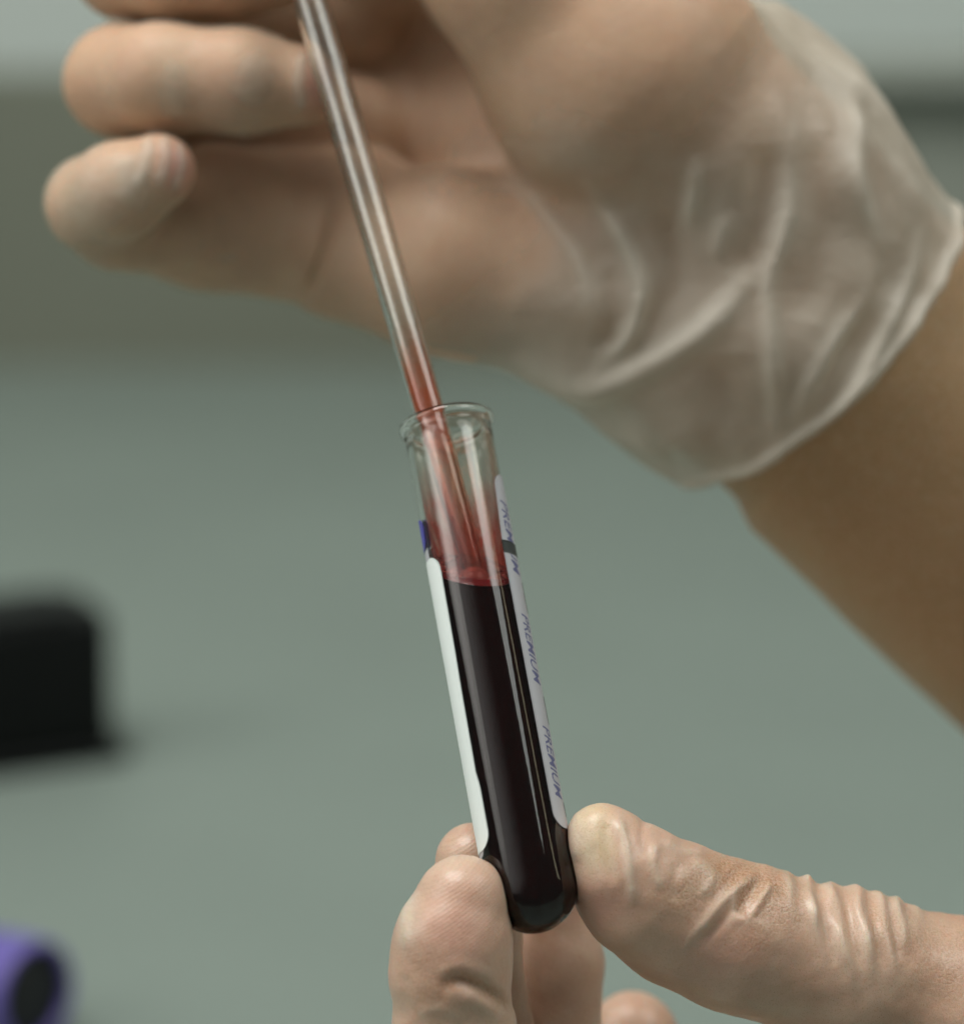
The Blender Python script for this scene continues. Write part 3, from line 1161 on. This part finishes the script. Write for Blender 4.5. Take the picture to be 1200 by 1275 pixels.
hand_lo = mesh_obj('gloved_hand', W(v), f, M_skin_lo, None, origin=W(P(900, 1420, -20)),
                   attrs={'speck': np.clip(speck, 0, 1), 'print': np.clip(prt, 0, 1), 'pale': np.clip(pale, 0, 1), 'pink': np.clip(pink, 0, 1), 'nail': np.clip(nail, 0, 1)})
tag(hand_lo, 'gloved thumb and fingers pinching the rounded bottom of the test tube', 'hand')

# ------------------------------------------------------------------ upper hand with its glove
F = Field((-76, -62, -128), (112, 112, -20), 0.75)
fv = np.array([0.746, 0.666])


def fore(off, z0, z1, r):
    a_ = np.array([985, 385]) + off * np.array([0.666, -0.746]); b_ = a_ + fv * 760
    return [(a_[0], a_[1], z0, r), (b_[0], b_[1], z1, r * 1.12)]


chain(F, fore(-98, -66, -112, 140), 3, 4)
chain(F, fore(92, -68, -114, 136), 3, 12)
chain(F, fore(0, -64, -110, 150), 3, 8)
chain(F, [(960, 420, -64, 150), (760, 360, -62, 130), (560, 326, -62, 112), (430, 306, -66, 92)], 4, 8)
chain(F, [(880, 270, -76, 150), (460, 150, -94, 100)], 4, 8)
chain(F, [(880, 200, -80, 140), (460, -10, -98, 95)], 4, 8)
chain(F, [(460, 150, -96, 95), (450, -110, -96, 90)], 4, 6)
chain(F, [(960, 250, -60, 160), (770, 86, -50, 165), (650, -40, -44, 118), (520, -140, -40, 78), (424, -172, -40, 56)], 5, 6)
chain(F, [(450, 286, -72, 100), (262, 272, -69, 87), (150, 268, -61, 64), (118, 254, -53, 56), (150, 238, -46, 57), (196, 214, -43, 47)], 2.5, 1.4)
chain(F, [(450, 170, -84, 80), (175, 108, -72, 66), (150, 100, -58, 66), (200, 98, -48, 65), (300, 100, -46, 62), (370, 106, -46, 50)], 2.5, 1.0)
chain(F, [(440, 20, -86, 84), (180, -40, -74, 66), (158, -44, -60, 64), (220, -44, -52, 64), (290, -42, -51, 60), (340, -38, -51, 48)], 2.5, 1.0)
chain(F, [(440, -110, -84, 80), (220, -230, -72, 62), (190, -235, -58, 58), (235, -200, -46, 54), (288, -176, -40, 44)], 2.5, 1.0)
chain(F, [(580, -70, -74, 95), (430, -130, -80, 90)], 4, 6)  # out-of-view thumb web, added as a roof that darkens the palm hollow
hand_f = F.f.copy()
v, f = surface_nets(F)
v = laplace(v, f, 4, 0.5)
n = vnormals(v, f)
uv = photo_uv(v)
disp = lumps(v, 8, 14, 0.10, 11)
disp -= 2.0 * np.clip((uv @ np.array([0.784, 0.62]) - (772 * 0.784 + 220 * 0.62)) / 60, 0, 1) * np.clip(((1085 * 0.784 + 470 * 0.62) - uv @ np.array([0.784, 0.62])) / 40, 0, 1)
crease = [([(418, 232), (408, 290), (392, 340), (374, 378)], 7, -1.3), ([(262, 250), (270, 285), (255, 320)], 8, -0.5)]
for pts, sg, am in crease:
    disp += am * ridge(uv, pts, sg) * (n[:, 2] > 0)
v = v + n * disp[:, None]
pink = 1.0 * blob(uv, 222, 206, 26, 36) * (v[:, 2] > -46) + 1.0 * blob(uv, 396, 108, 24, 36) * (v[:, 2] > -48) + 0.25 * blob(uv, 300, 110, 60, 40)
speck = 1.6 * np.clip((uv @ np.array([0.784, 0.62]) - 1000) / 120, 0, 1)
hand_up = mesh_obj('gloved_hand', W(v), f, M_skin_up, None, origin=W(P(1080, 470, -70)),
                   attrs={'speck': speck, 'print': np.zeros(len(v)), 'pale': 0.5 * np.clip(blob(uv, 92, 265, 34, 55) + 0.8 * blob(uv, 215, 88, 26, 46) + 0.7 * blob(uv, 320, 85, 40, 35) + 0.6 * blob(uv, 165, 215, 40, 40), 0, 1), 'pink': np.clip(pink, 0, 1)})
tag(hand_up, 'blurred raised hand with bare wrist in a loose translucent glove holding the pipette', 'hand')

# glove: thin sheet over the hand, loose round the wrist
F.f = hand_f - 0.45
sec = [((640, 436), (880, -60)), ((742, 516), (1010, 36)), ((832, 602), (1058, 162)), ((924, 634), (1110, 272))]
cz = [-66, -65, -66, -69]
cb = [24, 24.5, 24.5, 22.5]
X, Y, Z = F.grid((slice(None),) * 3)
cen = [(P(*a_, z) + P(*b_, z)) / 2 for (a_, b_), z in zip(sec, cz)]
hw = [np.linalg.norm(P(*a_, z) - P(*b_, z)) / 2 for (a_, b_), z in zip(sec, cz)]
axd = cen[3] - cen[0]; axl = np.linalg.norm(axd[:2]); axd2 = axd[:2] / axl
ex = np.array([P(*sec[2][1], -66) - P(*sec[2][0], -66)])[0][:2]; ex -= axd2 * (ex @ axd2); ex /= np.linalg.norm(ex)
tpos = [float((c_[:2] - cen[0][:2]) @ axd2) for c_ in cen]
soff = [float((c_[:2] - cen[0][:2]) @ ex) for c_ in cen]
T = (X - cen[0][0]) * axd2[0] + (Y - cen[0][1]) * axd2[1]
U_ = (X - cen[0][0]) * ex[0] + (Y - cen[0][1]) * ex[1]
# the cuff recedes with the forearm: near side reaches further along the arm
Ts = T - (Z + 66) * 0.42
tq = [-8] + tpos + [tpos[-1] + 12]
aw = np.interp(Ts.ravel(), tq, [hw[0] * 0.72] + hw + [hw[-1] * 0.97]).reshape(Ts.shape)
bw = np.interp(Ts.ravel(), tq, [cb[0] * 0.75] + cb + [cb[-1]]).reshape(Ts.shape)
so = np.interp(T.ravel(), tpos, soff).reshape(T.shape)
zc = np.interp(T.ravel(), tpos, cz).reshape(T.shape)
d = (np.sqrt(((U_ - so) / aw) ** 2 + ((Z - zc) / bw) ** 2) - 1) * bw
d = np.maximum(d, -(Ts + 6))
F.f = smin(F.f, d.astype(np.float32), 5.0)
v, f = surface_nets(F)
v = laplace(v, f, 5, 0.5)
tv = (v[:, 0] - cen[0][0]) * axd2[0] + (v[:, 1] - cen[0][1]) * axd2[1] - (v[:, 2] + 66) * 0.42
keep = (tv[f] < tpos[-1] - 0.6).all(1)
f = f[keep]
used = np.zeros(len(v), bool); used[f.ravel()] = True
mp_ = np.cumsum(used) - 1
v = v[used]; f = mp_[f].astype(np.int32); tv = tv[used]
v, f = subdivide(v, f)
v = laplace(v, f, 2, 0.4)
tv = (v[:, 0] - cen[0][0]) * axd2[0] + (v[:, 1] - cen[0][1]) * axd2[1] - (v[:, 2] + 66) * 0.42
n = vnormals(v, f)
uv = photo_uv(v)
fr = np.clip(n[:, 2] * 2 + 0.4, 0, 1)
cuffm = np.clip((tv + 8) / 14, 0, 1)
disp = lumps(v, 8, 11, 0.5, 21) * cuffm + lumps(v, 10, 16, 0.12, 22)
# long folds running round the loose cuff
thick = np.full(len(v), 0.27) + 0.42 * cuffm
folds = [
    ([(722, 222), (757, 263), (792, 327), (800, 373), (780, 426), (733, 461)], 11, 1.5, 0.55),
    ([(634, 204), (681, 268), (722, 327), (739, 397)], 11, 0.9, 0.35),
    ([(868, 190), (864, 240), (854, 290)], 12, 1.0, 0.40),
    ([(984, 150), (980, 263), (957, 362), (965, 480), (967, 580)], 13, 1.6, 0.40),
    ([(952, 310), (908, 379), (850, 432), (751, 482), (690, 474), (640, 440)], 18, 2.4, 0.55),
    ([(1058, 90), (1066, 180), (1074, 243), (1092, 292), (1120, 310)], 13, 1.5, 0.40),
    ([(1150, 270), (1132, 350), (1084, 443), (1040, 510)], 10, 1.1, 0.35),
    ([(1096, 355), (1030, 440), (984, 530)], 13, 1.3, 0.35),
    ([(1120, 390), (1072, 470), (1010, 550)], 9, 0.8, 0.25),
    ([(905, 260), (890, 330)], 12, 0.8, 0.25),
    ([(760, 500), (840, 590), (905, 622)], 16, 0.9, 0.25),
    ([(1000, 60), (1080, 120), (1140, 200), (1170, 270)], 14, 0.9, 0.25),
]
for pts, sg, am, th in folds:
    w = ridge(uv, pts, sg, 0.28) * fr
    disp += 0.75 * am * w
    thick += 0.7 * th * w
valleys = [([(950, 180), (945, 280), (920, 350)], 20, -1.4), ([(830, 260), (840, 350), (790, 420)], 18, -1.1), ([(1020, 160), (1026, 280), (1000, 400)], 22, -1.5),
           ([(760, 330), (765, 400), (740, 440)], 14, -0.9), ([(1110, 330), (1060, 420), (1005, 500)], 10, -0.7), ([(900, 440), (900, 520), (880, 570)], 28, -1.4)]
for pts, sg, am in valleys:
    w = ridge(uv, pts, sg, 0.15) * fr
    disp += 0.7 * am * w
    thick -= 0.10 * w
for pts, sg, am in crease:
    disp += am * ridge(uv, pts, sg) * fr
# rolled hem
w = np.exp(-((tv - tpos[-1] + 2.2) / 1.3) ** 2)
disp += 1.0 * w * np.clip(np.abs(n[:, 2]) * 2 + 0.2, 0, 1)
thick += 0.32 * w
# wrinkles of thin latex over the fingers
for pts, sg, am, th in (([(186, 165), (182, 200), (170, 240)], 7, 0.3, 0.35), ([(205, 165), (206, 200), (196, 235)], 6, 0.3, 0.3), ([(378, 60), (372, 100), (376, 140)], 7, 0.35, 0.35), ([(222, 175), (226, 205), (215, 240)], 5, 0.3, 0.3),
                        ([(150, 190), (160, 225), (150, 255)], 16, 0.2, 0.3), ([(220, 70), (216, 110), (222, 150)], 14, 0.15, 0.2), ([(300, 70), (320, 95), (300, 130)], 20, 0.15, 0.25), ([(240, 275), (200, 300), (170, 305)], 10, 0.3, 0.0)):
    w = ridge(uv, pts, sg) * fr * (v[:, 2] > -52)
    disp += am * w; thick += th * w
thick += 0.20 * blob(uv, 100, 250, 40, 50) * fr - 0.14 * blob(uv, 224, 208, 28, 36) - 0.14 * blob(uv, 396, 108, 26, 36) + 0.22 * blob(uv, 720, 200, 120, 40) * fr
v = v + n * disp[:, None]
gl = mesh_obj('glove', W(v), f, M_latex, hand_up, attrs={'thick': np.clip(thick, 0.05, 0.95)})
tag(gl, 'thin translucent latex glove with a loose crumpled cuff')
